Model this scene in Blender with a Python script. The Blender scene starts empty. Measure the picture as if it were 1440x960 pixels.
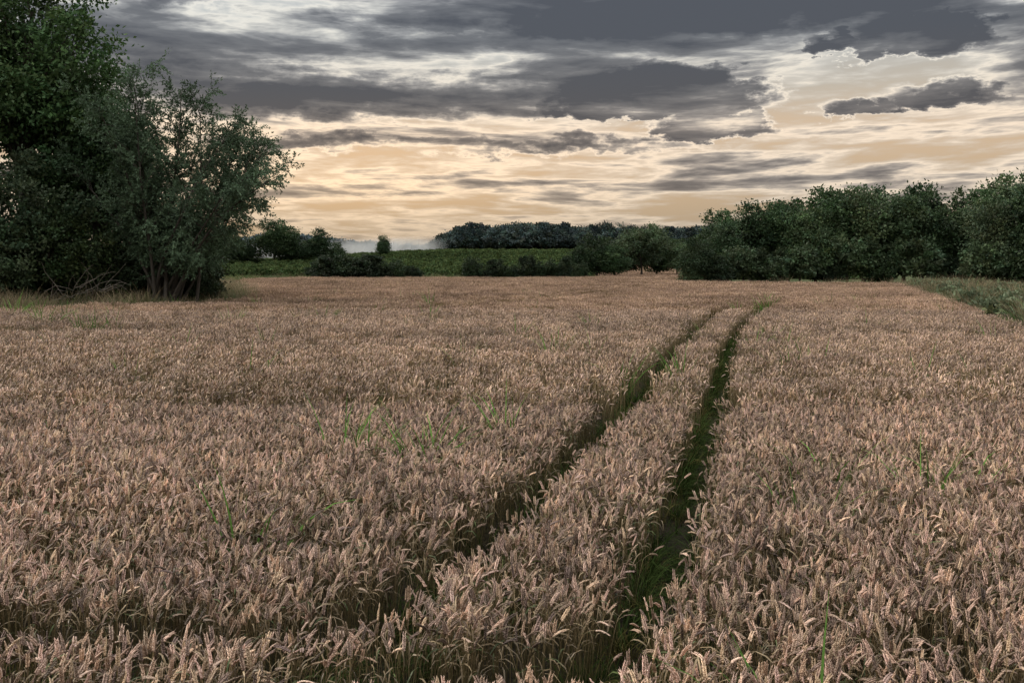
import bpy, math, numpy as np, bmesh
from mathutils import Vector
R=np.random.RandomState
scene=bpy.context.scene
scene.view_settings.view_transform='Standard'
scene.view_settings.look='None'
scene.view_settings.exposure=0

# ------------------------------------------------------------ helpers
def new_mesh(name, verts, faces, cols=None, mats=(), midx=None, smooth=False):
    verts=np.asarray(verts,dtype=np.float32); 
    me=bpy.data.meshes.new(name)
    if isinstance(faces,list):
        parts=[np.asarray(f,dtype=np.int32) for f in faces if len(f)]
    else: parts=[np.asarray(faces,dtype=np.int32)]
    nl=sum(p.size for p in parts); nf=sum(len(p) for p in parts)
    me.vertices.add(len(verts)); me.vertices.foreach_set('co',verts.ravel())
    me.loops.add(nl); me.polygons.add(nf)
    me.loops.foreach_set('vertex_index',np.concatenate([p.ravel() for p in parts]))
    tot=np.concatenate([np.full(len(p),p.shape[1],dtype=np.int32) for p in parts])
    st=np.concatenate([[0],np.cumsum(tot)[:-1]]).astype(np.int32)
    me.polygons.foreach_set('loop_start',st); me.polygons.foreach_set('loop_total',tot)
    if midx is not None: me.polygons.foreach_set('material_index',np.asarray(midx,dtype=np.int32))
    if smooth: me.polygons.foreach_set('use_smooth',np.ones(nf,dtype=bool))
    me.update(calc_edges=True)
    if cols is not None:
        a=me.color_attributes.new('Col','FLOAT_COLOR','POINT')
        c=np.ones((len(verts),4),dtype=np.float32); c[:,:3]=cols
        a.data.foreach_set('color',c.ravel())
    for m in mats: me.materials.append(m)
    return me
def add_obj(name, me, loc=(0,0,0), rot=0, scl=1, parent=None, coll=None):
    o=bpy.data.objects.new(name,me); o.location=loc; o.rotation_euler=(0,0,rot)
    o.scale=(scl,scl,scl) if not hasattr(scl,'__len__') else scl
    (coll or scene.collection).objects.link(o)
    if parent: o.parent=parent
    return o
class MB:
    def __init__(s): s.v=[];s.f3=[];s.f4=[];s.c=[];s.m3=[];s.m4=[];s.n=0
    def add(s,v,f,c,m=0):
        v=np.asarray(v,float); f=np.asarray(f,int)
        s.v.append(v); c=np.asarray(c,float)
        if c.ndim==1: c=np.tile(c,(len(v),1))
        s.c.append(c)
        if f.shape[1]==3: s.f3.append(f+s.n); s.m3.append(np.full(len(f),m))
        else: s.f4.append(f+s.n); s.m4.append(np.full(len(f),m))
        s.n+=len(v)
    def mesh(s,name,mats,smooth=False):
        fs=[];mi=[]
        if s.f3: fs.append(np.concatenate(s.f3)); mi.append(np.concatenate(s.m3))
        if s.f4: fs.append(np.concatenate(s.f4)); mi.append(np.concatenate(s.m4))
        return new_mesh(name,np.concatenate(s.v),fs,np.concatenate(s.c),mats,np.concatenate(mi),smooth)
def norm(a): return a/np.maximum(np.linalg.norm(a,axis=-1,keepdims=True),1e-9)
def tube(mb,pts,rad,col,sides=6,m=0):
    pts=np.asarray(pts,float); n=len(pts); rad=np.asarray(rad,float)
    t=norm(np.gradient(pts,axis=0)); ref=np.array([0.3,0.9,0.1])
    a=norm(np.cross(t,ref)); b=np.cross(t,a)
    th=np.arange(sides)/sides*2*np.pi
    v=pts[:,None]+rad[:,None,None]*(np.cos(th)[None,:,None]*a[:,None]+np.sin(th)[None,:,None]*b[:,None])
    i=np.arange(n-1)[:,None]*sides; j=np.arange(sides)[None]; k=(j+1)%sides
    f=np.stack([i+j,i+k,i+sides+k,i+sides+j],-1).reshape(-1,4)
    c=np.asarray(col,float)
    if c.ndim==2: c=np.repeat(c,sides,axis=0)
    mb.add(v.reshape(-1,3),f,c,m)
def leaves(mb,P,D,L,W,col,rng,m=1):
    n=len(P); D=norm(D); r=norm(rng.normal(size=(n,3))); S=norm(np.cross(D,r))
    L=np.broadcast_to(L,(n,))[:,None]; W=np.broadcast_to(W,(n,))[:,None]
    Nn=np.cross(D,S)
    v=np.stack([P,P+D*L*.45+S*W*.5+Nn*L*.06,P+D*L,P+D*L*.5-S*W*.5+Nn*L*.06],1).reshape(-1,3)
    f=np.arange(n*4).reshape(n,4)
    mb.add(v,f,np.repeat(col,4,axis=0),m)
def sph(rng,n): return norm(rng.normal(size=(n,3)))

def mat_nodes(name):
    m=bpy.data.materials.new(name); m.use_nodes=True; nt=m.node_tree; nt.nodes.clear(); return m,nt
def N(nt,t,**k):
    n=nt.nodes.new(t)
    for a,b in k.items(): setattr(n,a,b)
    return n
def leaf_mat(name,tint=(1,1,1),trans=0.25,var=0.5,rough=.6,wscale=.15,spec=.3,lo=.78,hi=1.22):
    m,nt=mat_nodes(name); L=nt.links.new
    at=N(nt,'ShaderNodeAttribute',attribute_name='Col')
    oi=N(nt,'ShaderNodeObjectInfo')
    geo=N(nt,'ShaderNodeNewGeometry')
    nz=N(nt,'ShaderNodeTexNoise'); nz.inputs['Scale'].default_value=wscale; nz.inputs['Detail'].default_value=2
    L(geo.outputs['Position'],nz.inputs['Vector'])
    mr=N(nt,'ShaderNodeMapRange'); mr.inputs[3].default_value=1-var*.5; mr.inputs[4].default_value=1+var*.5
    L(oi.outputs['Random'],mr.inputs[0])
    mr2=N(nt,'ShaderNodeMapRange'); mr2.inputs[1].default_value=.3; mr2.inputs[2].default_value=.7
    mr2.inputs[3].default_value=lo; mr2.inputs[4].default_value=hi; L(nz.outputs[0],mr2.inputs[0])
    mu=N(nt,'ShaderNodeMath',operation='MULTIPLY'); L(mr.outputs[0],mu.inputs[0]); L(mr2.outputs[0],mu.inputs[1])
    vm=N(nt,'ShaderNodeVectorMath',operation='SCALE'); L(at.outputs['Color'],vm.inputs[0]); L(mu.outputs[0],vm.inputs['Scale'])
    vt=N(nt,'ShaderNodeVectorMath',operation='MULTIPLY'); L(vm.outputs[0],vt.inputs[0]); vt.inputs[1].default_value=tint
    out=N(nt,'ShaderNodeOutputMaterial')
    if spec>0:
        p=N(nt,'ShaderNodeBsdfPrincipled'); p.inputs['Roughness'].default_value=rough; p.inputs['Specular IOR Level'].default_value=spec
        L(vt.outputs[0],p.inputs['Base Color'])
    else:
        p=N(nt,'ShaderNodeBsdfDiffuse'); L(vt.outputs[0],p.inputs[0])
    if trans>0:
        tr=N(nt,'ShaderNodeBsdfTranslucent'); L(vt.outputs[0],tr.inputs[0])
        mx=N(nt,'ShaderNodeMixShader'); mx.inputs[0].default_value=trans
        L(p.outputs[0],mx.inputs[1]); L(tr.outputs[0],mx.inputs[2]); L(mx.outputs[0],out.inputs[0])
    else: L(p.outputs[0],out.inputs[0])
    return m
def bark_mat(name,c):
    m,nt=mat_nodes(name); L=nt.links.new
    nz=N(nt,'ShaderNodeTexNoise'); nz.inputs['Scale'].default_value=9; nz.inputs['Detail'].default_value=6
    cr=N(nt,'ShaderNodeValToRGB'); cr.color_ramp.elements[0].color=(c[0]*.5,c[1]*.5,c[2]*.5,1); cr.color_ramp.elements[1].color=(c[0]*1.5,c[1]*1.5,c[2]*1.5,1)
    p=N(nt,'ShaderNodeBsdfPrincipled'); p.inputs['Roughness'].default_value=.9
    bp=N(nt,'ShaderNodeBump'); bp.inputs['Strength'].default_value=.6; bp.inputs['Distance'].default_value=.05
    L(nz.outputs[0],cr.inputs[0]); L(cr.outputs[0],p.inputs['Base Color']); L(nz.outputs[0],bp.inputs['Height']); L(bp.outputs[0],p.inputs['Normal'])
    o=N(nt,'ShaderNodeOutputMaterial'); L(p.outputs[0],o.inputs[0]); return m

WT=(1.08,1.02,.975)
M_wheat=leaf_mat('wheat_straw',WT,trans=0,var=.95,rough=.5,wscale=.35,spec=.35,lo=.74,hi=1.24)
M_wheat_far=leaf_mat('wheat_straw_far',WT,trans=0,var=.5,wscale=.16,spec=0,lo=.70,hi=1.28)
M_leaf=leaf_mat('leaf_green',(1.12,1.12,1.08),var=.3,trans=.2,spec=.2)
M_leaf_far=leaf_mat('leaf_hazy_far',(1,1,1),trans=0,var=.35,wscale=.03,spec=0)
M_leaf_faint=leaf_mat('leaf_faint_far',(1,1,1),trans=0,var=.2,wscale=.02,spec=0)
M_grass=leaf_mat('grass_blade',(1,1,1),trans=.2,var=.5,wscale=.4,spec=0)
M_bark=bark_mat('bark',(.06,.05,.04))
M_barkgrey=bark_mat('pale_dead_wood',(.20,.17,.14))

# ------------------------------------------------------------ terrain
def sm(a,b,x):
    t=np.clip((x-a)/(b-a),0,1); return t*t*(3-2*t)
def H(x,y):
    x=np.asarray(x,float); y=np.asarray(y,float)
    rise=1.6+4.6*sm(-115,-15,x)
    h=rise*sm(165,360,y)
    h=h+ sm(400,900,y)*2.0*sm(-20,60,x)
    return h
xs=np.concatenate([-np.geomspace(3000,120,22),np.linspace(-110,110,75),np.geomspace(120,3000,22)])
ys=np.concatenate([[-600,-200,-60],np.linspace(-20,440,120),np.geomspace(470,4500,24)])
gx,gy=np.meshgrid(xs,ys); gz=H(gx,gy)
v=np.stack([gx,gy,gz],-1).reshape(-1,3); nx=len(xs)
i,j=np.meshgrid(np.arange(len(ys)-1),np.arange(nx-1),indexing='ij'); a=(i*nx+j)
f=np.stack([a,a+1,a+nx+1,a+nx],-1).reshape(-1,4)
def ground_mat(name,c1,c2,s1=.2,s2=6):
    m,nt=mat_nodes(name); L=nt.links.new
    g=N(nt,'ShaderNodeNewGeometry')
    n1=N(nt,'ShaderNodeTexNoise'); n1.inputs['Scale'].default_value=s1; n1.inputs['Detail'].default_value=5
    n2=N(nt,'ShaderNodeTexNoise'); n2.inputs['Scale'].default_value=s2; n2.inputs['Detail'].default_value=4
    L(g.outputs['Position'],n1.inputs['Vector']); L(g.outputs['Position'],n2.inputs['Vector'])
    ad=N(nt,'ShaderNodeMath',operation='ADD'); L(n1.outputs[0],ad.inputs[0]); L(n2.outputs[0],ad.inputs[1])
    mr=N(nt,'ShaderNodeMapRange'); mr.inputs[1].default_value=.75; mr.inputs[2].default_value=1.25; L(ad.outputs[0],mr.inputs[0])
    cr=N(nt,'ShaderNodeValToRGB'); cr.color_ramp.elements[0].color=(*c1,1); cr.color_ramp.elements[1].color=(*c2,1)
    L(mr.outputs[0],cr.inputs[0])
    p=N(nt,'ShaderNodeBsdfPrincipled'); p.inputs['Roughness'].default_value=.95; p.inputs['Specular IOR Level'].default_value=.1
    bp=N(nt,'ShaderNodeBump'); bp.inputs['Strength'].default_value=.7; bp.inputs['Distance'].default_value=.06
    L(n2.outputs[0],bp.inputs['Height']); L(bp.outputs[0],p.inputs['Normal'])
    L(cr.outputs[0],p.inputs['Base Color']); o=N(nt,'ShaderNodeOutputMaterial'); L(p.outputs[0],o.inputs[0]); return m
add_obj('ground',new_mesh('ground',v,f,None,[ground_mat('rough_grassland',(.03,.042,.016),(.08,.10,.04))],None,True))

# wheat field outline
field=np.array([(-60,-15),(45,-15),(20,10),(12.4,21),(14.0,27),(24.5,58),(33,84),(24,93),(17,97),(17,112),(27,145),(42,200),(40,235),(24,235),(17,190),(13,150),(12,127),(-30,122),(-27,97),(-14.5,56),(-13,48),(-15.7,42.5),(-19,37.5),(-26,31),(-60,20)],float)
def inside(x,y,poly):
    c=np.zeros(len(x),bool); n=len(poly)
    for k in range(n):
        x1,y1=poly[k]; x2,y2=poly[(k+1)%n]
        cond=((y1>y)!=(y2>y))&(x<(x2-x1)*(y-y1)/((y2-y1)+1e-12)+x1); c^=cond
    return c
bm=bmesh.new(); vs=[bm.verts.new((p[0],p[1],0)) for p in field]; bm.faces.new(vs)
for yy in np.arange(130,236,8):
    bmesh.ops.bisect_plane(bm,geom=bm.verts[:]+bm.edges[:]+bm.faces[:],plane_co=(0,yy,0),plane_no=(0,1,0))
bmesh.ops.triangulate(bm,faces=bm.faces[:])
for q in bm.verts: q.co.z=float(H(q.co.x,q.co.y))+ (.004 if q.co.y<160 else .06)
me=bpy.data.meshes.new('field_soil'); bm.to_mesh(me); bm.free()
me.materials.append(ground_mat('field_soil',(.012,.010,.007),(.036,.029,.018),.6,14))
add_obj('field_soil',me)

# ------------------------------------------------------------ tramlines
def catmull(P,n=10):
    P=np.asarray(P,float); P=np.vstack([2*P[0]-P[1],P,2*P[-1]-P[-2]]); out=[]
    for k in range(1,len(P)-2):
        for t in np.linspace(0,1,n,endpoint=False):
            out.append(.5*((2*P[k])+(-P[k-1]+P[k+1])*t+(2*P[k-1]-5*P[k]+4*P[k+1]-P[k+2])*t*t+(-P[k-1]+3*P[k]-3*P[k+1]+P[k+2])*t**3))
    out.append(P[-2]); return np.array(out)
trL=catmull([(-2.9,4.95),(-1.7,4.74),(-.99,4.8),(-.78,5.15),(-.5,5.9),(-.26,6.6),(.08,7.8),(.56,9.5),(1.08,11.5),(1.96,15.0),(3.55,21.5),(5.9,30.7),(8.4,38.6)])
trR=catmull([(-.9,4.12),(-.3,4.22),(.15,4.40),(.42,4.75),(.72,5.4),(1.03,6.5),(1.38,8.06),(1.95,10.3),(2.68,13.3),(4.07,19),(6.56,28.7),(10.9,42.3)])
trF1=catmull([(-14,27),(-6.3,33),(-2.3,40),(3.1,54.6),(9.6,75)]); trF2=trF1+np.array([-1.2,1.6])
def pdist(x,y,line):
    p=np.stack([x,y],1); best=np.full(len(x),1e9)
    for k in range(len(line)-1):
        a=line[k]; d=line[k+1]-a; t=np.clip(((p-a)@d)/(d@d),0,1)
        q=p-(a+t[:,None]*d); best=np.minimum(best,(q**2).sum(1))
    return np.sqrt(best)

# ------------------------------------------------------------ GN instancer
def instancer(name,pts,rots,scl,idx,coll,parent=None):
    me=bpy.data.meshes.new(name); me.vertices.add(len(pts)); me.vertices.foreach_set('co',np.asarray(pts,np.float32).ravel())
    a=me.attributes.new('rot','FLOAT_VECTOR','POINT'); a.data.foreach_set('vector',np.asarray(rots,np.float32).ravel())
    s=np.asarray(scl,np.float32); 
    if s.ndim==1: s=np.repeat(s[:,None],3,1)
    a=me.attributes.new('scl','FLOAT_VECTOR','POINT'); a.data.foreach_set('vector',s.ravel().copy())
    a=me.attributes.new('idx','INT','POINT'); a.data.foreach_set('value',np.asarray(idx,np.int32))
    o=add_obj(name,me,parent=parent)
    g=bpy.data.node_groups.new(name+'_gn','GeometryNodeTree')
    g.interface.new_socket('Geometry',in_out='INPUT',socket_type='NodeSocketGeometry')
    g.interface.new_socket('Geometry',in_out='OUTPUT',socket_type='NodeSocketGeometry')
    gi=g.nodes.new('NodeGroupInput'); go=g.nodes.new('NodeGroupOutput')
    ip=g.nodes.new('GeometryNodeInstanceOnPoints')
    ci=g.nodes.new('GeometryNodeCollectionInfo'); ci.inputs['Collection'].default_value=coll
    ci.inputs['Separate Children'].default_value=True; ci.inputs['Reset Children'].default_value=True
    def na(n,t):
        q=g.nodes.new('GeometryNodeInputNamedAttribute'); q.data_type=t; q.inputs['Name'].default_value=n
        return [x for x in q.outputs if x.enabled and x.name=='Attribute'][0]
    er=g.nodes.new('FunctionNodeEulerToRotation')
    L=g.links.new
    L(gi.outputs[0],ip.inputs['Points']); L(ci.outputs[0],ip.inputs['Instance'])
    ip.inputs['Pick Instance'].default_value=True
    L(na('idx','INT'),ip.inputs['Instance Index'])
    L(na('rot','FLOAT_VECTOR'),er.inputs[0]); L(er.outputs[0],ip.inputs['Rotation'])
    L(na('scl','FLOAT_VECTOR'),ip.inputs['Scale'])
    L(ip.outputs[0],go.inputs[0])
    md=o.modifiers.new('scatter','NODES'); md.node_group=g
    return o
def coll_of(name,meshes):
    c=bpy.data.collections.new(name)
    for k,m in enumerate(meshes):
        o=bpy.data.objects.new('%s_%02d'%(name,k),m); c.objects.link(o)
    return c

# ------------------------------------------------------------ wheat models
EAR=np.array([.47,.345,.26])
def stalk(mb,rng,lod,base=(0,0),az=None):
    bx,by=base
    if az is None: az=rng.normal(0,.8)
    h=rng.uniform(.62,.71); bend=np.radians(np.clip(rng.gamma(2.2,22),6,140)); lean=rng.normal(0,.08)
    d=np.array([math.cos(az),math.sin(az),0]); up=np.array([0,0,1.])
    ear_l=rng.uniform(.056,.080); neck=.085
    P=[np.array([bx,by,0.])]; 
    nst=5 if lod==0 else 2
    for k in range(1,nst): P.append(np.array([bx,by,0])+d*lean*h*(k/nst)**2+up*h*k/nst*.88)
    p=P[-1].copy() if lod==0 else np.array([bx,by,0])+d*lean*h+up*h*.85
    if lod>0: P=[np.array([bx,by,.3 if lod>1 else 0.1]),p.copy()]
    ang=0; ns=4 if lod==0 else 1
    for k in range(ns):
        ang+=bend*.65/ns; p=p+(d*math.sin(ang)+up*math.cos(ang))*neck/ns; P.append(p.copy())
    t=rng.uniform(.60,1.2); ec=EAR*t*np.array([1,rng.uniform(.95,1.04),rng.uniform(.88,1.1)])
    if rng.rand()<.16: ec=ec*np.array([1.42,1.46,1.52])
    if rng.rand()<.22: ec=ec*.42
    P=np.array(P)
    z=np.clip(P[:,2:]/.65,0,1)**1.3
    sc=(1-z)*np.array([.06,.062,.02])+z*np.array([.28,.21,.12])
    if lod==0: tube(mb,P,np.full(len(P),.0016),sc,3)
    else:
        w={1:.0028,2:.005,3:.010}[lod]; s=np.array([-d[1],d[0],0])*w
        if rng.rand()<.5: s=d*w
        n=len(P); vv=np.concatenate([P-s,P+s]); ff=[(k,k+1,n+k+1,n+k) for k in range(n-1)]
        mb.add(vv,ff,np.concatenate([sc,sc]))
    side=norm(np.array([-d[1],d[0],0])+.3*rng.normal(size=3))
    if lod==0:
        n=8; q=p.copy()
        for k in range(n*2):
            u=k/(n*2-1); a2=ang+bend*.35*u
            ax=d*math.sin(a2)+up*math.cos(a2); q=q+ax*ear_l/(n*2)
            sg=1 if k%2 else -1
            out=norm(side*sg+.35*rng.normal(size=3)*.6); A=norm(ax+out*.36)
            l=.0165*(1-.3*abs(u-.4)); w=.0052*(1.15-.6*u*u)
            c=q+out*.0034; s1=norm(np.cross(A,up+.01)); s2=np.cross(A,s1)
            vv=np.array([c-A*l*.25,c+s1*w+A*l*.15,c+s2*w+A*l*.15,c-s1*w+A*l*.15,c-s2*w+A*l*.15,c+A*l])
            ff=[(0,2,1),(0,3,2),(0,4,3),(0,1,4),(5,1,2),(5,2,3),(5,3,4),(5,4,1)]
            cc=ec*rng.uniform(.72,1.25); cols=np.tile(cc,(6,1)); cols[0]*=.55; cols[5]*=1.2
            mb.add(vv,ff,cols)
            if rng.rand()<.4:
                tl=rng.uniform(.005,.015); tt=c+A*l
                mb.add([tt-s1*.0005,tt+s1*.0005,tt+norm(A+.3*rng.normal(size=3)*.5)*tl],[(0,1,2)],cc*1.15)
    else:
        fat={1:.0082,2:.0105,3:.015}[lod]; el=ear_l*{1:1,2:1.05,3:1.2}[lod]
        rings=[(0,.35),(.2,1.05),(.65,.9),(1,.12)] if lod==1 else [(0,.3),(.4,1),(1,.1)]
        V=[];C=[]; q=p.copy(); lu=0
        for (u,rr) in rings:
            a2=ang+bend*.35*u; ax=d*math.sin(a2)+up*math.cos(a2); q=q+ax*(u-lu)*el; lu=u
            s1=norm(np.cross(ax,side)+1e-3); s2=side
            jit=rng.uniform(.75,1.25)
            for s,ww in ((s1,.75),(s2,1),(-s1,.75),(-s2,1)): V.append(q+s*fat*rr*ww*jit); C.append(ec*rng.uniform(.75,1.25))
        ff=[]
        for k in range(len(rings)-1):
            for j in range(4): ff.append((k*4+j,k*4+(j+1)%4,k*4+4+(j+1)%4,k*4+4+j))
        mb.add(V,ff,np.array(C))
def strip(mb,rng,base,az,L,w,col,droop=1.0,e0=1.1,seg=5,m=0):
    p=np.array(base,float); d=np.array([math.cos(az),math.sin(az),0]); s=np.array([-d[1],d[0],0]); ang=e0
    s=norm(s+.3*rng.normal(size=3)); V=[];C=[]
    for k in range(seg+1):
        u=k/seg; ww=w*(1-u**2.2)*(.6+.8*min(u*2,1)*.5)+.0004
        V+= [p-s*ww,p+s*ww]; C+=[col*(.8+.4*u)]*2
        p=p+(d*math.cos(ang)+np.array([0,0,math.sin(ang)]))*L/seg; ang-=droop*(1+u)*.9/seg*1.6
    mb.add(V,[(2*k,2*k+1,2*k+3,2*k+2) for k in range(seg)],np.array(C),m)
def straw(rng): return np.array([.22,.17,.10])*rng.uniform(.6,1.3) if rng.rand()<.85 else np.array([.07,.10,.03])
near=[];rng=R(1)
for k in range(18):
    mb=MB()
    for q in range(4):
        r=.062*math.sqrt(rng.rand()); t=rng.rand()*6.28; b=(r*math.cos(t),r*math.sin(t)); stalk(mb,rng,0,b,rng.normal(0,.9))
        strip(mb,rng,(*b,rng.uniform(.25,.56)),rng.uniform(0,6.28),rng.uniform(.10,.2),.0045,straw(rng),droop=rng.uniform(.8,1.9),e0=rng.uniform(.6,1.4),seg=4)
    near.append(mb.mesh('wheat_stalk',[M_wheat]))
mid=[]
for k in range(10):
    mb=MB()
    for q in range(11):
        r=.125*math.sqrt(rng.rand()); t=rng.rand()*6.28; stalk(mb,rng,1,(r*math.cos(t),r*math.sin(t)),rng.normal(0,1.0))
    for q in range(4): 
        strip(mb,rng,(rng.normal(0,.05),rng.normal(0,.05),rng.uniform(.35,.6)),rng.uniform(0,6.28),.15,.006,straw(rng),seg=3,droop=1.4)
    mid.append(mb.mesh('wheat_clump',[M_wheat]))
far=[]
for k in range(8):
    mb=MB()
    for q in range(58):
        r=.36*math.sqrt(rng.rand()); t=rng.rand()*6.28; stalk(mb,rng,2,(r*math.cos(t),r*math.sin(t)),rng.normal(0,1.2))
    far.append(mb.mesh('wheat_patch',[M_wheat_far]))
vfar=[]
for k in range(8):
    mb=MB()
    for q in range(110):
        r=.85*math.sqrt(rng.rand()); t=rng.rand()*6.28; stalk(mb,rng,3,(r*math.cos(t),r*math.sin(t)),rng.normal(0,1.2))
    vfar.append(mb.mesh('wheat_patch_far',[M_wheat_far]))
wheat=bpy.data.objects.new('wheat_crop',None); scene.collection.objects.link(wheat)
def hvar(x,y):
    return 1+.022*np.sin(x*1.3+.7*np.sin(y*.9))*np.sin(y*.8+1)+.04*np.sin(x*.31+y*.17)*np.sin(y*.23-x*.11+2)+.02*np.sin(y*1.9+x*.4)
def scatter(y0,y1,dens,mx,seed):
    rng=R(seed); W=.56*y1+mx; n=int((y1-y0)*2*W*dens)
    x=rng.uniform(-W,W,n); y=rng.uniform(y0,y1,n)
    k=(np.abs(x)<.53*y+mx)&inside(x,y,field); return x[k],y[k],rng
def put(name,x,y,rng,coll,n,hw,edge,sjit=.042,wind=.5,sd=1.2):
    dL=pdist(x,y,trL); dR=pdist(x,y,trR); dF=np.minimum(pdist(x,y,trF1),pdist(x,y,trF2))
    d=np.minimum(dL,dR)
    wob=.03*np.sin(y*3.1+x)+.02*np.sin(y*7.3)
    k=(d>hw+wob)&(dF>edge)
    x,y,d=x[k],y[k],d[k]
    sc=hvar(x,y)*rng.normal(1,sjit,len(x)); sc=np.clip(sc,.7,1.2)
    sc*=1-.07*np.exp(-((d-hw)/.10)**2)
    for (cx,cy,rx,ry,a) in [(-12.5,25.5,2.2,1.0,.28),(-9.3,25.6,1.1,.7,.30),(-4.3,22.3,2.2,.5,.25),(6.5,52,4,1.2,.14),(-14,44,6,1.5,.14),(-1,31,3,.6,.16),(-9,36,3,.7,.15)]:
        sc*=1-a*np.exp(-((x-cx)/rx)**2-((y-cy)/ry)**2)
    m=len(x); rot=np.stack([rng.normal(0,.09,m),rng.normal(0,.09,m),rng.normal(wind,sd,m)],1)
    instancer(name,np.stack([x,y,H(x,y)],1),rot,sc,rng.randint(0,n,m),coll,wheat)
x,y,rg=scatter(2.4,12.5,118,1.3,11); put('foreground_wheat',x,y,rg,coll_of('wheat_stalks',near),18,.205,0)
x,y,rg=scatter(12.3,36,26,2.5,12); put('middle_wheat',x,y,rg,coll_of('wheat_clumps',mid),10,.25,.22)
x,y,rg=scatter(35,72,4.6,4,13); put('far_wheat',x,y,rg,coll_of('wheat_patches',far),8,.40,.46)
x,y,rg=scatter(70,238,1.4,6,14); put('distant_wheat',x,y,rg,coll_of('wheat_patches_far',vfar),8,.3,0)

# ------------------------------------------------------------ grass tufts
def grass_tuft(rng,n,h,spread,col,w=.005,droop=1.,m=M_grass,name='grass',e=(1.1,1.5)):
    mb=MB()
    for k in range(n):
        az=rng.uniform(0,6.28); r=spread*math.sqrt(rng.rand())
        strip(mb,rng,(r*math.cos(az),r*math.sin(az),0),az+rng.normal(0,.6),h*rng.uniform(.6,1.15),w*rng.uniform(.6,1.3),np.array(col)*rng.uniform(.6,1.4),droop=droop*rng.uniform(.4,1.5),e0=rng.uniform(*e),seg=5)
    return mb.mesh(name,[m])
rng=R(5)
gt=coll_of('track_grasses',[grass_tuft(rng,30,.40,.08,(.040,.062,.018),.0042) for _ in range(5)]+[grass_tuft(rng,24,.38,.07,(.13,.11,.04),.003) for _ in range(2)])
pts=[];hs=[]
for line in (trL,trR):
    seg=np.linalg.norm(np.diff(line,axis=0),axis=1); cum=np.concatenate([[0],np.cumsum(seg)]); 
    n=int(cum[-1]*46); s=rng.uniform(0,cum[-1],n); s=s[np.sin(s*2.1)+np.sin(s*.83)+rng.normal(0,.8,n)>-1.2]; n=len(s)
    px=np.interp(s,cum,line[:,0]); py=np.interp(s,cum,line[:,1]); tx=np.gradient(line[:,0]); ty=np.gradient(line[:,1])
    tx=np.interp(s,cum,tx); ty=np.interp(s,cum,ty); l=np.hypot(tx,ty); off=rng.choice([-1,1],n)*rng.uniform(0,.26,n)
    pts.append(np.stack([px-ty/l*off,py+tx/l*off],1)); hs.append(.32+.78*(np.abs(off)/.26)**1.5)
pts=np.concatenate(pts); hs=np.concatenate(hs); m=len(pts)
instancer('tramline_grass',np.column_stack([pts,np.zeros(m)]),np.stack([np.zeros(m),np.zeros(m),rng.uniform(0,6.28,m)],1),hs*rng.uniform(.7,1.15,m)*(1+.5*sm(25,38,pts[:,1])),rng.randint(0,7,m),gt)

weed=[grass_tuft(rng,17,1.08,.10,(.095,.185,.042),.0115,.58,name='weed',e=(1.28,1.54)) for _ in range(4)]
spots=[(-1.65,9.75,1,1),(-1.4,9.7,.92,2),(-.86,9.4,1.03,0),(-.78,9.5,.95,3),(-.05,10.75,.98,1),(-1.72,6.6,.95,2),(2.75,8.7,.93,3),(3.3,8.0,.92,1),(3.75,8.3,.9,0),(1.12,3.9,.84,2),(2.15,7.2,.88,1),
 (-11.2,26.8,1.2,0),(-11.0,27.2,1.15,2),(-11.4,26.5,1.25,1),(-8.4,30,1.1,1),(-8.8,31,1.0,3),(-5.9,31.5,1.15,3),(-5.3,21.4,1.05,2),(-2.4,29,1.0,0),(6.2,24,1.0,1),(5.4,18,.95,0),(-3.5,43,1.3,1),(14.1,44,1.1,0),(16,46,1.1,3),(12.9,41,1.0,1),
 (-14,30,1.3,2),(-14.4,30.5,1.2,1),(-16,33.5,1.2,0),(-17,34,1.3,3),(-15.2,34,1.2,2),(-17.8,35.5,1.3,2),(-19,34,1.2,0),(-13.2,33,1.1,1),(8.6,37.8,1.0,1),(9.6,39,1.1,2),(10.4,41,1.1,3),(10.9,42.4,1.1,0),(11.3,43.4,1.1,1)]
rg=R(44)
for q in range(60):
    yy=rg.uniform(13,62); xx=rg.uniform(-.46,.5)*yy
    if inside(np.array([xx]),np.array([yy]),field)[0]: spots.append((xx,yy,rg.uniform(.88,1.1),rg.randint(4)))
for (x_,y_,s_,k_) in spots: add_obj('wild_grass_tuft',weed[k_],(x_,y_,0),rng.uniform(0,6),s_)

# ------------------------------------------------------------ trees
def crown(mb,rng,center,radii,nl,lr,sub,per,ls,col,zmin=.3):
    center=np.array(center,float); radii=np.array(radii,float); tips=[]
    P=[];D=[];C=[]
    for k in range(nl):
        d=sph(rng,1)[0]; 
        if d[2]<-.5: d[2]*=.5
        f=rng.uniform(.35,.92); c=center+d*radii*f; r=lr*rng.uniform(.6,1.3)*(1.15-.3*f)
        if c[2]-r*.7<zmin: c[2]=zmin+r*.7
        tips.append(c); tone=rng.uniform(.7,1.3)
        for s in range(sub):
            e=sph(rng,1)[0]; cc=c+e*r*rng.uniform(.65,1.1)*np.array([1,1,.8]); t2=tone*rng.uniform(.75,1.3)
            q=rng.normal(size=(per,3))*r*.24*rng.uniform(.6,1.4)*np.array([1.15,1.15,.75])
            P.append(cc+q); D.append(norm(e+[0,0,-.15])+rng.normal(size=(per,3))*.8)
            hue=np.array([rng.uniform(.85,1.2),1,rng.uniform(.8,1.1)])
            C.append(np.array(col)*hue*t2*rng.uniform(.75,1.25,(per,1)))
    P=np.concatenate(P);D=np.concatenate(D);C=np.concatenate(C)
    P[:,2]=np.maximum(P[:,2],.05)
    s=ls*rng.uniform(.7,1.3,len(P)); leaves(mb,P,D,s,s*.62,C,rng,1)
    return tips
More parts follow.
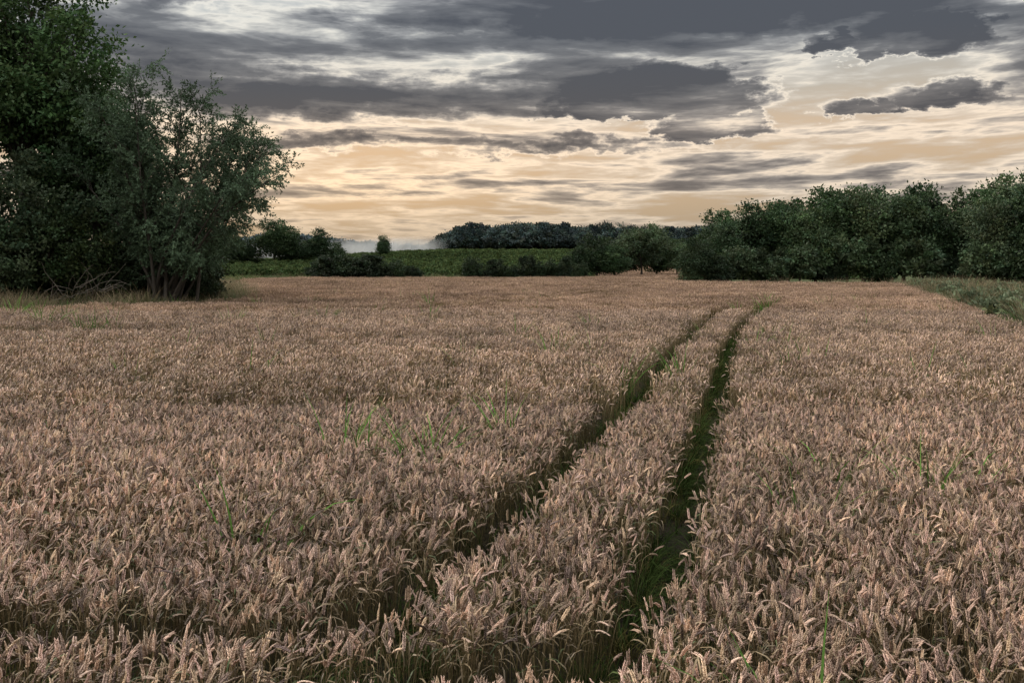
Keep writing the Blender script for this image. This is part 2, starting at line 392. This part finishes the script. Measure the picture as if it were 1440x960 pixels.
def limbs(mb,rng,base,top,r0,tips,nb,wob=.3):
    base=np.array(base,float); top=np.array(top,float); n=8
    t=np.linspace(0,1,n)[:,None]; P=base+(top-base)*t+np.sin(t*5+rng.rand()*6)*np.array([wob,wob*.6,0])*t
    rad=r0*(1-.85*t[:,0]); rad[0]*=1.35; tube(mb,P,rad,[.5]*3,9,0)
    idx=rng.permutation(len(tips))[:nb]
    for k in idx:
        c=tips[k]; u=np.clip((c[2]-base[2])/(top[2]-base[2])*.65,.12,.9)
        j=np.array([np.interp(u,t[:,0],P[:,q]) for q in range(3)])
        tt=np.linspace(0,1,6)[:,None]; Q=j+(c-j)*tt+np.array([0,0,1.])*np.sin(tt*np.pi)*np.linalg.norm(c-j)*.10
        Q[1:-1]+=rng.normal(0,.12,(4,3)); ra=r0*.42*(1-u*.6)*(1-.85*tt[:,0]); tube(mb,Q,ra,[.5]*3,5,0)
def tree_mesh(seed,h,radii,cz,nl,lr,sub,per,ls,col,r0=.3,matl=None,zmin=.3,nb=20):
    rng=R(seed); mb=MB(); tips=crown(mb,rng,(0,0,cz),radii,nl,lr,sub,per,ls,col,zmin=zmin)
    limbs(mb,rng,(0,0,-.2),(rng.normal(0,.4),rng.normal(0,.4),cz+radii[2]*.55),r0,tips,nb)
    return mb.mesh('tree',[M_bark,matl or M_leaf])
# left group
add_obj('oak_tree',tree_mesh(21,18,(5.0,4.6,6.6),11.6,66,1.5,15,62,.22,(.048,.088,.034),.42,zmin=3,nb=40),(-24.7,51,0))
add_obj('ash_tree',tree_mesh(22,12,(3.2,3.2,4.6),7.2,46,1.2,14,54,.20,(.038,.072,.031),.28,zmin=1,nb=25),(-21.6,51,0))
add_obj('hawthorn_bush',tree_mesh(23,8,(3.6,3,3.7),4.2,38,1.1,14,54,.18,(.058,.088,.050),.18,zmin=.1,nb=14),(-25.0,46.0,0))
add_obj('elder_bush',tree_mesh(24,6,(2.6,2.2,2.8),3.0,28,.9,14,48,.17,(.034,.055,.025),.15,zmin=.1,nb=14),(-18.9,51.5,0))
add_obj('elder_bush',tree_mesh(25,6,(2.8,2.2,2.8),2.8,30,.9,14,48,.17,(.036,.058,.026),.15,zmin=.1,nb=14),(-21.6,47.3,0))
add_obj('ash_tree',tree_mesh(26,14,(4.5,4,5.4),7.5,40,1.4,13,50,.2,(.042,.075,.03),.3,zmin=1,nb=20),(-31.5,49,0))
add_obj('ash_tree',tree_mesh(27,14,(4.2,4,4.8),6.2,34,1.4,13,45,.2,(.03,.055,.024),.3,zmin=.5,nb=20),(-25,57,0))
lowb=tree_mesh(28,4,(2.6,2.2,1.7),1.6,24,.8,12,44,.17,(.03,.045,.022),.1,zmin=.05,nb=6)
for (x_,y_,s_) in [(-17.8,49.6,.85),(-15.6,50.2,.62),(-20,48.6,.9),(-23.5,45.2,.9),(-26.5,44.5,1.0),(-28.5,47,1.2),(-29,53,1.4),(-24.5,53,1.3),(-20.5,54,1.2),(-17.5,54.5,1.0),(-33,52,1.5),(-35,46,1.5)]:
    add_obj('bramble_bush',lowb,(x_,y_,0),x_*3.1,s_)
def willow(seed):
    rng=R(seed); mb=MB(); LP=[];LD=[];LC=[]
    ns=21
    for k in range(ns):
        az=rng.uniform(0,6.28) if k>6 else rng.uniform(-.9,.9); tilt=rng.uniform(.05,.8) if k>6 else rng.uniform(.25,1.0)
        L=rng.uniform(9.2,11.4)*(1-.22*tilt); n=12
        p=np.array([rng.normal(0,.6),rng.normal(0,.5),0.]); pts=[p.copy()]; th=tilt*.55
        for q in range(n):
            th+=tilt*.55/n+rng.normal(0,.04); az+=rng.normal(0,.06)
            d=np.array([math.cos(az)*math.sin(th),math.sin(az)*math.sin(th),math.cos(th)]); p=p+d*L/n; pts.append(p.copy())
        pts=np.array(pts); rad=np.linspace(.10,.02,n+1); tube(mb,pts,rad,[.5]*3,6,0)
        for b in range(20):
            u=rng.uniform(.16,1); i_=min(int(u*n),n-1); s=pts[i_]+(pts[i_+1]-pts[i_])*(u*n-i_)
            td=norm(pts[i_+1]-pts[i_]); o=sph(rng,1)[0]; o[2]=abs(o[2])*.6; bd=norm(td*.8+o*.85)
            BL=rng.uniform(1.2,2.8)*(1.15-.45*u); nb=6; bp=[s.copy()]; q=s.copy()
            for z in range(nb):
                bd=norm(bd+np.array([0,0,-.05])+rng.normal(0,.1,3)); q=q+bd*BL/nb; bp.append(q.copy())
            bp=np.array(bp); tube(mb,bp,np.linspace(.03*(1.1-u*.5),.006,nb+1),[.5]*3,4,0)
            tone=rng.uniform(.7,1.35)
            for w in range(15):
                uu=rng.uniform(.2,1); i2=min(int(uu*nb),nb-1); s2=bp[i2]+(bp[i2+1]-bp[i2])*(uu*nb-i2)
                dd=norm(norm(bp[i2+1]-bp[i2])+sph(rng,1)[0]*.8); TL=rng.uniform(.4,1.0); tp=[s2]; e=s2.copy()
                for z in range(4):
                    dd=norm(dd+np.array([0,0,-.16])); e=e+dd*TL/4; tp.append(e.copy())
                tp=np.array(tp); 
                if w%4==0: tube(mb,tp,np.linspace(.008,.003,5),[.5]*3,3,0)
                nlv=18; tt=rng.uniform(.05,1,nlv)*4; ii=np.minimum(tt.astype(int),3); fr=(tt-ii)[:,None]
                LP.append(tp[ii]+(tp[ii+1]-tp[ii])*fr+rng.normal(0,.03,(nlv,3))); LD.append(dd+rng.normal(0,.6,(nlv,3)))
                LC.append(np.array([.088,.134,.080])*tone*rng.uniform(.7,1.35,(nlv,1)))
    P=np.concatenate(LP);D=np.concatenate(LD);C=np.concatenate(LC)
    k=P[:,2]>.2; P,D,C=P[k],D[k],C[k]
    s=rng.uniform(.12,.19,len(P)); leaves(mb,P,D,s,s*.38,C,rng,1)
    return mb.mesh('willow',[M_bark,M_leaf])
add_obj('willow_tree',willow(31),(-16.6,47.6,0),0,(.93,.95,1.02))
mb=MB(); rng=R(8)
for k in range(26):
    b=np.array([rng.uniform(-1.6,1.6),rng.uniform(-.4,.4),rng.uniform(.2,.8)]); d=norm(np.array([rng.uniform(-.2,1.1),-.2,rng.uniform(.1,.8)])); L=rng.uniform(1,2.4)
    t=np.linspace(0,1,6)[:,None]; P=b+d*L*t+np.array([0,0,-.5])*t*t+rng.normal(0,.05,(6,3)); tube(mb,P,np.linspace(.018,.005,6),[.5]*3,4,0)
add_obj('dead_branches',mb.mesh('dead_branches',[M_barkgrey]),(-19.8,45.0,.5))

# right treeline variants
TC=[(.047,.082,.038),(.039,.068,.034),(.058,.092,.044),(.034,.058,.028),(.074,.106,.058)]
shp=[((3.6,3.4,4.3),5.5,30,1.6),((3.0,2.9,4.6),5.4,26,1.5),((4.0,3.6,4.0),5.6,34,1.5),((3.2,3.0,4.3),5.2,24,1.7),((3.7,3.5,4.2),5.5,26,1.8)]
tv=[tree_mesh(40+k,10,shp[k][0],shp[k][1],shp[k][2],shp[k][3],13,40,.32,c,.22,zmin=.2,nb=12) for k,c in enumerate(TC)]
bv=[tree_mesh(50+k,4,(2.4,2.1,2.0),2.0,20,.9,12,34,.26,c,.12,zmin=.1,nb=8) for k,c in enumerate([(.038,.062,.030),(.060,.090,.048),(.028,.044,.024)])]
rng=R(77)
right=[(18.3,98,5.2,3),(21.8,101,6.2,1),(27.4,130,9.4,0),(25.6,107,8.6,1),(29.2,108,9.2,0),(32,105,8.4,2),(35.2,110,10.8,0),(38.5,109,11.2,4),(42,107,9.7,2),(45.4,110,10.7,1),(46.8,106,9.4,3),(48.5,100,9.2,4),(49.5,106,10.4,0),(51.6,97,11.6,1),(54,95,11.4,2),(57,93,12,0),(60,92,12,1),
 (33,119,10.6,3),(43,119,11.0,1),(56,108,12.4,4),(60,102,13,3),(24,114,7.4,3),(50,122,11.6,2),(65,95,12,0),(70,90,11,1)]
for (x_,y_,h_,k_) in right:
    w=rng.uniform(.85,1.15); s=h_/9.9
    add_obj('hedgerow_tree',tv[k_],(x_,y_,0),rng.uniform(0,6.28),(s*w,s*w,s))
bs=[(23,99,4.2),(25.8,101,3.0),(29.5,102,4.4),(32.5,103,2.8),(35,104,5.4),(38,103,3.2),(41.5,103,5.2),(44.5,102,3.0),(46.5,97,4.6),(49,94,5.2),(51.3,91,3.6),(20,97.5,3.0),(17.6,97.6,2.2),(54,90,5)]
for k,(x_,y_,h_) in enumerate(bs): s=h_/4; add_obj('hedgerow_bush',bv[(1,0,1,2)[k%4]],(x_,y_,0),rng.uniform(0,6.28),(s*1.1,s*1.1,s))
for k,(x_,y_,h_,w_) in enumerate([(-23.4,125,3.2,1.1),(-20.6,126,3.6,1.2),(-18,125,3.3,1.2),(-15.4,126,2.8,1.1),(-12.8,127,2.0,1.0),(-4.9,128,3.2,.72),(-2.1,128,2.8,.8),(-0.2,129,2.2,.7),(2,128,3.2,.72),(4.7,129,2.8,.8),(7,129,3.2,.6),(9.0,131,2.5,.7)]):
    s=h_/4; add_obj('field_bush',bv[(2,0,2,0)[k%4]],(x_,y_,0),rng.uniform(0,6.28),(s*w_*1.15,s*w_*1.15,s))
for (x_,y_,h_,k_) in [(12.0,142,7.0,3),(20.2,156,8.8,4),(17,158,5.6,0),(23.6,163,7.4,1),(9.8,141,4.6,1),(14.6,141,5.0,0),(26.5,160,6.5,2),(-61,255,12.0,0),(-57,258,8.4,3),(-50,258,9,1),(-68,252,8.4,3),(-72,250,10,2),(-77,250,8.6,0),(-37,285,6.5,1),(-54,262,6.4,2),(-46,262,6.0,3),(24,130,5.5,2)]:
    s=h_/9.0; w=rng.uniform(.98,1.25); add_obj('field_tree',tv[k_],(x_,y_,float(H(x_,y_))-.9*s),rng.uniform(0,6.28),(s*w,s*w,s*1.0))

# distant woodland (one instanced mass), air haze painted into its bluish leaf colours
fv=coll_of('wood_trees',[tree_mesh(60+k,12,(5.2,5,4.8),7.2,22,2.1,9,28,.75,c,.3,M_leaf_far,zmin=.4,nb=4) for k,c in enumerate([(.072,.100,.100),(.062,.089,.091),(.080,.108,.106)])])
rng=R(9)
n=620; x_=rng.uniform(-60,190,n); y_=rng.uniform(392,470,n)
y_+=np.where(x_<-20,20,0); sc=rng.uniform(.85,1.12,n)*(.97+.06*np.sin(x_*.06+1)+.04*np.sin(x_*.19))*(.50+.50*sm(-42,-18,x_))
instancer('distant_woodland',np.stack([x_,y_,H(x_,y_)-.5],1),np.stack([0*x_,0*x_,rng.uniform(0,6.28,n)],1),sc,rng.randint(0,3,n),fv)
fv2=coll_of('faint_trees',[tree_mesh(70+k,12,(6,5,5),7,24,2.2,8,22,1.1,c,.3,M_leaf_faint,zmin=.4,nb=3) for k,c in enumerate([(.15,.18,.20),(.135,.165,.185)])])  # pale blue leaf colours have the distance haze painted in
n=380; x_=rng.uniform(-330,-10,n); y_=rng.uniform(640,720,n)
sc=rng.uniform(.8,1.2,n)*(1.15+.3*np.sin(x_*.03))
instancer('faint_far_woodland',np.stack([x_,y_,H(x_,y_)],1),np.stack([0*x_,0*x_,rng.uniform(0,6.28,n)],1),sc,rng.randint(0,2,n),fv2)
cv=[]
for k in range(3):
    mb=MB(); rg=R(80+k); crown(mb,rg,(0,0,.6),(1.1,1.1,.5),9,.45,7,14,.3,(.073,.108,.045),zmin=.02); cv.append(mb.mesh('crop',[M_bark,M_leaf_far]))
n=7500; x_=rng.uniform(-140,60,n); y_=rng.uniform(150,385,n); 
row=np.round(x_/3.6)*3.6+rng.normal(0,.4,n); x_=np.where(rng.rand(n)<.8,row,x_)
k=~inside(x_,y_,field+np.sign(field-[20,150])*1.0); x_,y_=x_[k],y_[k]; n=len(x_)
instancer('green_crop_field',np.stack([x_,y_,H(x_,y_)],1),np.stack([0*x_,0*x_,rng.uniform(0,6.28,n)],1),rng.uniform(.7,1.3,n),rng.randint(0,3,n),coll_of('green_crop',cv))

# ------------------------------------------------------------ verges
rng=R(15)
vg=coll_of('verge_tufts',[grass_tuft(rng,45,.85,.22,(.08,.12,.038),.008,.8) for _ in range(3)]+[grass_tuft(rng,45,1.0,.22,(.24,.19,.12),.006,.5) for _ in range(2)]+[grass_tuft(rng,45,.8,.22,(.15,.185,.115),.010,.8) for _ in range(2)])
def verge(name,poly,dens,seed,probs,smin,smax):
    rng=R(seed); poly=np.array(poly,float); lo=poly.min(0);hi=poly.max(0); n=int((hi-lo).prod()*dens)
    x=rng.uniform(lo[0],hi[0],n); y=rng.uniform(lo[1],hi[1],n); k=inside(x,y,poly)&~inside(x,y,field); x,y=x[k],y[k]; n=len(x)
    idx=rng.choice(7,n,p=probs); instancer(name,np.stack([x,y,H(x,y)],1),np.stack([0*x,0*x,rng.uniform(0,6.28,n)],1),rng.uniform(smin,smax,n)*(1+.3*np.sin(x*.9)*np.sin(y*.7)),idx,vg)
verge('verge_grass',[(-45,24),(-12.4,42),(-11.8,50),(-14,60),(-24,97),(-30,97),(-22,56),(-30,48),(-45,44)],8,3,[.2,.15,.1,.2,.2,.1,.05],.6,1.3)
verge('verge_grass',[(11,20),(30,40),(70,70),(66,92),(14,99),(14,94),(24,90),(33,84),(24,59)],4,4,[.1,.1,.1,.14,.14,.21,.21],.5,1.15)
verge('verge_grass',[(12,20),(17,20),(30,58),(38,84),(33,84),(24.5,58)],7,14,[.1,.1,.1,.13,.13,.22,.22],.9,1.5)
verge('verge_grass',[(-60,119),(15,124),(20,150),(-60,150)],2,6,[.3,.25,.2,.05,.05,.1,.05],.7,1.2)
rng=R(61); nb_=tree_mesh(90,1,(.7,.6,.5),.6,10,.28,7,22,.13,(.12,.155,.09),.02,zmin=.05,nb=3)
cn=coll_of('margin_weeds',[nb_]); n=150; y_=rng.uniform(24,88,n); xe=np.interp(y_,[21,27,58,84],[12.4,14,24.5,33]); x_=xe+.5+np.abs(rng.normal(0,2.6,n))
instancer('margin_weeds',np.stack([x_,y_,0*x_],1),np.stack([0*x_,0*x_,rng.uniform(0,6.28,n)],1),rng.uniform(.5,1.35,n),np.zeros(n),cn)

# ------------------------------------------------------------ thin mist drifting over the far valley: gauzy curved sheets
mm_,nt=mat_nodes('mist'); L=nt.links.new
tcn=N(nt,'ShaderNodeTexCoord'); sx=N(nt,'ShaderNodeSeparateXYZ'); L(tcn.outputs['UV'],sx.inputs[0])
def mt(op,a,b=None):
    n=N(nt,'ShaderNodeMath',operation=op)
    for k,q in enumerate((a,b)):
        if q is None: continue
        if isinstance(q,(int,float)): n.inputs[k].default_value=q
        else: L(q,n.inputs[k])
    return n.outputs[0]
def bell(o,p): return mt('POWER',mt('MAXIMUM',mt('MULTIPLY',mt('MULTIPLY',o,mt('SUBTRACT',1.,o)),4.),0.),p)
nz=N(nt,'ShaderNodeTexNoise'); g_=N(nt,'ShaderNodeNewGeometry'); L(g_.outputs['Position'],nz.inputs['Vector']); nz.inputs['Scale'].default_value=.09; nz.inputs['Detail'].default_value=4
al=mt('MULTIPLY',mt('MULTIPLY',bell(sx.outputs[0],1.2),bell(sx.outputs[1],1.0)),mt('MULTIPLY',nz.outputs[0],1.35))
df=N(nt,'ShaderNodeBsdfDiffuse'); df.inputs[0].default_value=(.8,.8,.8,1); trn=N(nt,'ShaderNodeBsdfTranslucent'); trn.inputs[0].default_value=(.8,.8,.8,1)
mx0=N(nt,'ShaderNodeMixShader'); L(df.outputs[0],mx0.inputs[1]); L(trn.outputs[0],mx0.inputs[2])
tp=N(nt,'ShaderNodeBsdfTransparent'); mx1=N(nt,'ShaderNodeMixShader'); L(al,mx1.inputs[0]); L(tp.outputs[0],mx1.inputs[1]); L(mx0.outputs[0],mx1.inputs[2])
o=N(nt,'ShaderNodeOutputMaterial'); L(mx1.outputs[0],o.inputs[0])
def mist(cx,cy,z0,w_,h_):
    bm=bmesh.new(); uvl=bm.loops.layers.uv.new('UVMap'); n=12; g=[[None]*7 for _ in range(n+1)]
    for a in range(n+1):
        for b in range(7): g[a][b]=bm.verts.new((cx+w_*(a/n-.5),cy+6*math.sin(a*.7)+b*1.5,z0+h_*b/6))
    for a in range(n):
        for b in range(6):
            f=bm.faces.new((g[a][b],g[a+1][b],g[a+1][b+1],g[a][b+1]))
            for lp,(p,q) in zip(f.loops,((a,b),(a+1,b),(a+1,b+1),(a,b+1))): lp[uvl].uv=(p/n,q/6)
    me=bpy.data.meshes.new('mist'); bm.to_mesh(me); bm.free(); me.materials.append(mm_); add_obj('ground_mist',me)
mist(-42,388,4.5,34,9); mist(-58,392,3.8,60,9); mist(-88,396,3,70,8)

# ------------------------------------------------------------ world sky
SUN_AZ=math.radians(-62); SUN_EL=math.radians(34)
w=bpy.data.worlds.new('World'); scene.world=w; w.use_nodes=True; nt=w.node_tree; nt.nodes.clear(); L=nt.links.new
try: w.cycles.sampling_method='NONE'
except Exception as ex: print(ex)
def M(op,a,b=None,c=None,clamp=False):
    n=N(nt,'ShaderNodeMath',operation=op); n.use_clamp=clamp
    for k,q in enumerate((a,b,c)):
        if q is None: continue
        if isinstance(q,(int,float)): n.inputs[k].default_value=q
        else: L(q,n.inputs[k])
    return n.outputs[0]
def smooth(x,a,b,o0=0.,o1=1.):
    n=N(nt,'ShaderNodeMapRange',interpolation_type='SMOOTHSTEP'); L(x,n.inputs[0])
    n.inputs[1].default_value=a;n.inputs[2].default_value=b;n.inputs[3].default_value=o0;n.inputs[4].default_value=o1; return n.outputs[0]
def ramp(x,stops,interp='LINEAR'):
    n=N(nt,'ShaderNodeValToRGB'); cr=n.color_ramp; cr.interpolation=interp
    while len(cr.elements)<len(stops): cr.elements.new(.5)
    for e,(p,c) in zip(cr.elements,stops): e.position=p; e.color=(*c,1)
    L(x,n.inputs[0]); return n.outputs[0]
def mixc(f,a,b,bt='MIX'):
    n=N(nt,'ShaderNodeMix',data_type='RGBA',blend_type=bt); n.clamp_factor=True
    if isinstance(f,(int,float)): n.inputs[0].default_value=f
    else: L(f,n.inputs[0])
    for s,q in ((6,a),(7,b)):
        if isinstance(q,tuple): n.inputs[s].default_value=(*q,1)
        else: L(q,n.inputs[s])
    return n.outputs[2]
def comb(x,y,z=0.):
    n=N(nt,'ShaderNodeCombineXYZ')
    for k,q in enumerate((x,y,z)):
        if isinstance(q,(int,float)): n.inputs[k].default_value=q
        else: L(q,n.inputs[k])
    return n.outputs[0]
def noise(vec,s,d=6,r=.55,dist=0.):
    n=N(nt,'ShaderNodeTexNoise',noise_dimensions='2D'); L(vec,n.inputs['Vector']); n.inputs['Scale'].default_value=s; n.inputs['Detail'].default_value=d
    n.inputs['Roughness'].default_value=r; n.inputs['Distortion'].default_value=dist; return n.outputs[0]
tc=N(nt,'ShaderNodeTexCoord'); sp=N(nt,'ShaderNodeSeparateXYZ'); L(tc.outputs['Generated'],sp.inputs[0])
X,Y,Z=sp.outputs
hr=M('MAXIMUM',M('SQRT',M('ADD',M('MULTIPLY',X,X),M('MULTIPLY',Y,Y))),.02)
u=M('ARCTAN2',X,Y); v=M('MAXIMUM',M('DIVIDE',Z,hr),0.0)
lv=M('LOGARITHM',M('ADD',v,.06),math.e)
uq=M('DIVIDE',u,M('SQRT',M('ADD',v,.06)))
nA=noise(comb(M('MULTIPLY',uq,1.25),M('MULTIPLY',lv,4.3)),1.0,6,.54,.3)
nB=noise(comb(M('ADD',M('MULTIPLY',uq,5.0),13.),M('MULTIPLY',lv,14.)),1.0,5,.6,.2)
puff=noise(comb(M('MULTIPLY',u,24.),M('MULTIPLY',v,50.)),1.0,5,.6,0.)
vs=M('MULTIPLY',v,2.5,clamp=True)
clear=ramp(vs,[(0,(.42,.33,.245)),(.08,(.45,.345,.24)),(.20,(.60,.43,.275)),(.33,(.72,.52,.34)),(.43,(.58,.50,.40)),(.56,(.47,.49,.48)),(.75,(.46,.50,.53)),(1,(.55,.58,.61))])
sky=N(nt,'ShaderNodeTexSky',sky_type='NISHITA'); sky.sun_disc=False; sky.sun_elevation=math.radians(14); sky.sun_rotation=SUN_AZ; sky.dust_density=2
skyc=mixc(1.,sky.outputs[0],(.11,.11,.11),'MULTIPLY')
clear=mixc(.10,clear,skyc)
wu=M('ADD',u,M('MULTIPLY',M('SUBTRACT',puff,.5),.10)); wv=M('ADD',v,M('MULTIPLY',M('SUBTRACT',puff,.5),.036))
def mass(u0,v0,a,bu,bd,wt):
    du=M('DIVIDE',M('SUBTRACT',wu,u0),a); dv=M('SUBTRACT',wv,v0)
    dv=M('MAXIMUM',M('DIVIDE',dv,bu),M('DIVIDE',dv,-bd))
    e=M('SUBTRACT',1.,M('SQRT',M('ADD',M('MULTIPLY',du,du),M('MULTIPLY',dv,dv))))
    return M('MULTIPLY',M('MAXIMUM',e,0.),wt)
lst=[(-.20,.163,.34,.040,.022,.46),(-.16,.215,.46,.045,.035,.15),(.16,.252,.44,.075,.032,.40),(-.36,.262,.18,.035,.022,.40),
 (.146,.158,.13,.046,.016,1.3),(.20,.134,.075,.026,.012,1.0),(.385,.206,.08,.036,.014,1.0),(.311,.208,.036,.016,.008,.7),
 (.40,.151,.070,.022,.009,.7),(.335,.147,.05,.012,.006,.7),(-.19,.120,.14,.010,.008,.3),(.05,.117,.19,.010,.008,.28)]
mm=None
for q in lst:
    e=mass(*q); mm=e if mm is None else M('MAXIMUM',mm,e)
mm=M('MINIMUM',mm,.34)
def blob(u0,v0,a,b):
    du=M('DIVIDE',M('SUBTRACT',u,u0),a); dv=M('DIVIDE',M('SUBTRACT',v,v0),b)
    return M('MAXIMUM',M('SUBTRACT',1.,M('ADD',M('MULTIPLY',du,du),M('MULTIPLY',dv,dv))),0.)
thin=M('ADD',M('MULTIPLY',blob(.32,.18,.30,.055),.07),M('MULTIPLY',blob(-.12,.25,.12,.03),.06))
bias=ramp(vs,[(0,(.42,)*3),(.12,(.44,)*3),(.30,(.45,)*3),(.37,(.49,)*3),(.45,(.54,)*3),(.62,(.55,)*3),(1,(.50,)*3)])
Dn=M('ADD',M('MULTIPLY',M('SUBTRACT',nA,.5),1.1),M('MULTIPLY',M('SUBTRACT',nB,.5),.52))
Dn=M('SUBTRACT',M('ADD',M('ADD',Dn,bias),mm),thin,clamp=True)
cl=ramp(Dn,[(.30,(.56,.58,.60)),(.42,(.74,.735,.72)),(.48,(.93,.89,.83)),(.525,(.66,.65,.635)),(.585,(.37,.375,.395)),(.66,(.20,.208,.232)),(.82,(.105,.114,.138))])
clo=mixc(1.,cl,mixc(.5,clear,(.62,.61,.585)),'MULTIPLY')
clo=mixc(1.,clo,(1.66,1.66,1.66),'MULTIPLY')
clof=smooth(Dn,.28,.50)
c3=mixc(M('MULTIPLY',clof,smooth(v,.0,.09,.30,1.)),clear,clo)
gl=M('POWER',M('MAXIMUM',M('SUBTRACT',1.,M('SQRT',M('ADD',M('POWER',M('DIVIDE',M('ADD',u,.16),.42),2.),M('POWER',M('DIVIDE',M('SUBTRACT',v,.075),.11),2.)))),0.),1.3)
c4=mixc(M('MULTIPLY',gl,.7),c3,mixc(1.,c3,(1.5,1.26,.98),'MULTIPLY'))
up=smooth(v,.32,1.2,1.,2.6)
sc_=N(nt,'ShaderNodeVectorMath',operation='SCALE'); L(c4,sc_.inputs[0]); L(M('MULTIPLY',up,10.),sc_.inputs['Scale'])
bg=N(nt,'ShaderNodeBackground'); bg.inputs['Strength'].default_value=.1; L(sc_.outputs[0],bg.inputs[0])
wo=N(nt,'ShaderNodeOutputWorld'); L(bg.outputs[0],wo.inputs[0])

sd=bpy.data.lights.new('sun','SUN'); sd.energy=2.15; sd.angle=math.radians(10); sd.color=(1,.91,.81)
so=bpy.data.objects.new('sun',sd); scene.collection.objects.link(so)
dirv=Vector((math.sin(SUN_AZ)*math.cos(SUN_EL),math.cos(SUN_AZ)*math.cos(SUN_EL),math.sin(SUN_EL)))
so.rotation_euler=dirv.to_track_quat('Z','Y').to_euler(); so.location=(0,0,60)

cam=bpy.data.cameras.new('camera'); co=bpy.data.objects.new('camera',cam); scene.collection.objects.link(co)
co.location=(0,0,2.3); co.rotation_euler=(math.radians(90),0,0); cam.lens=35; cam.sensor_width=36; cam.shift_y=-.075; cam.clip_end=9000; cam.clip_start=.05
scene.camera=co
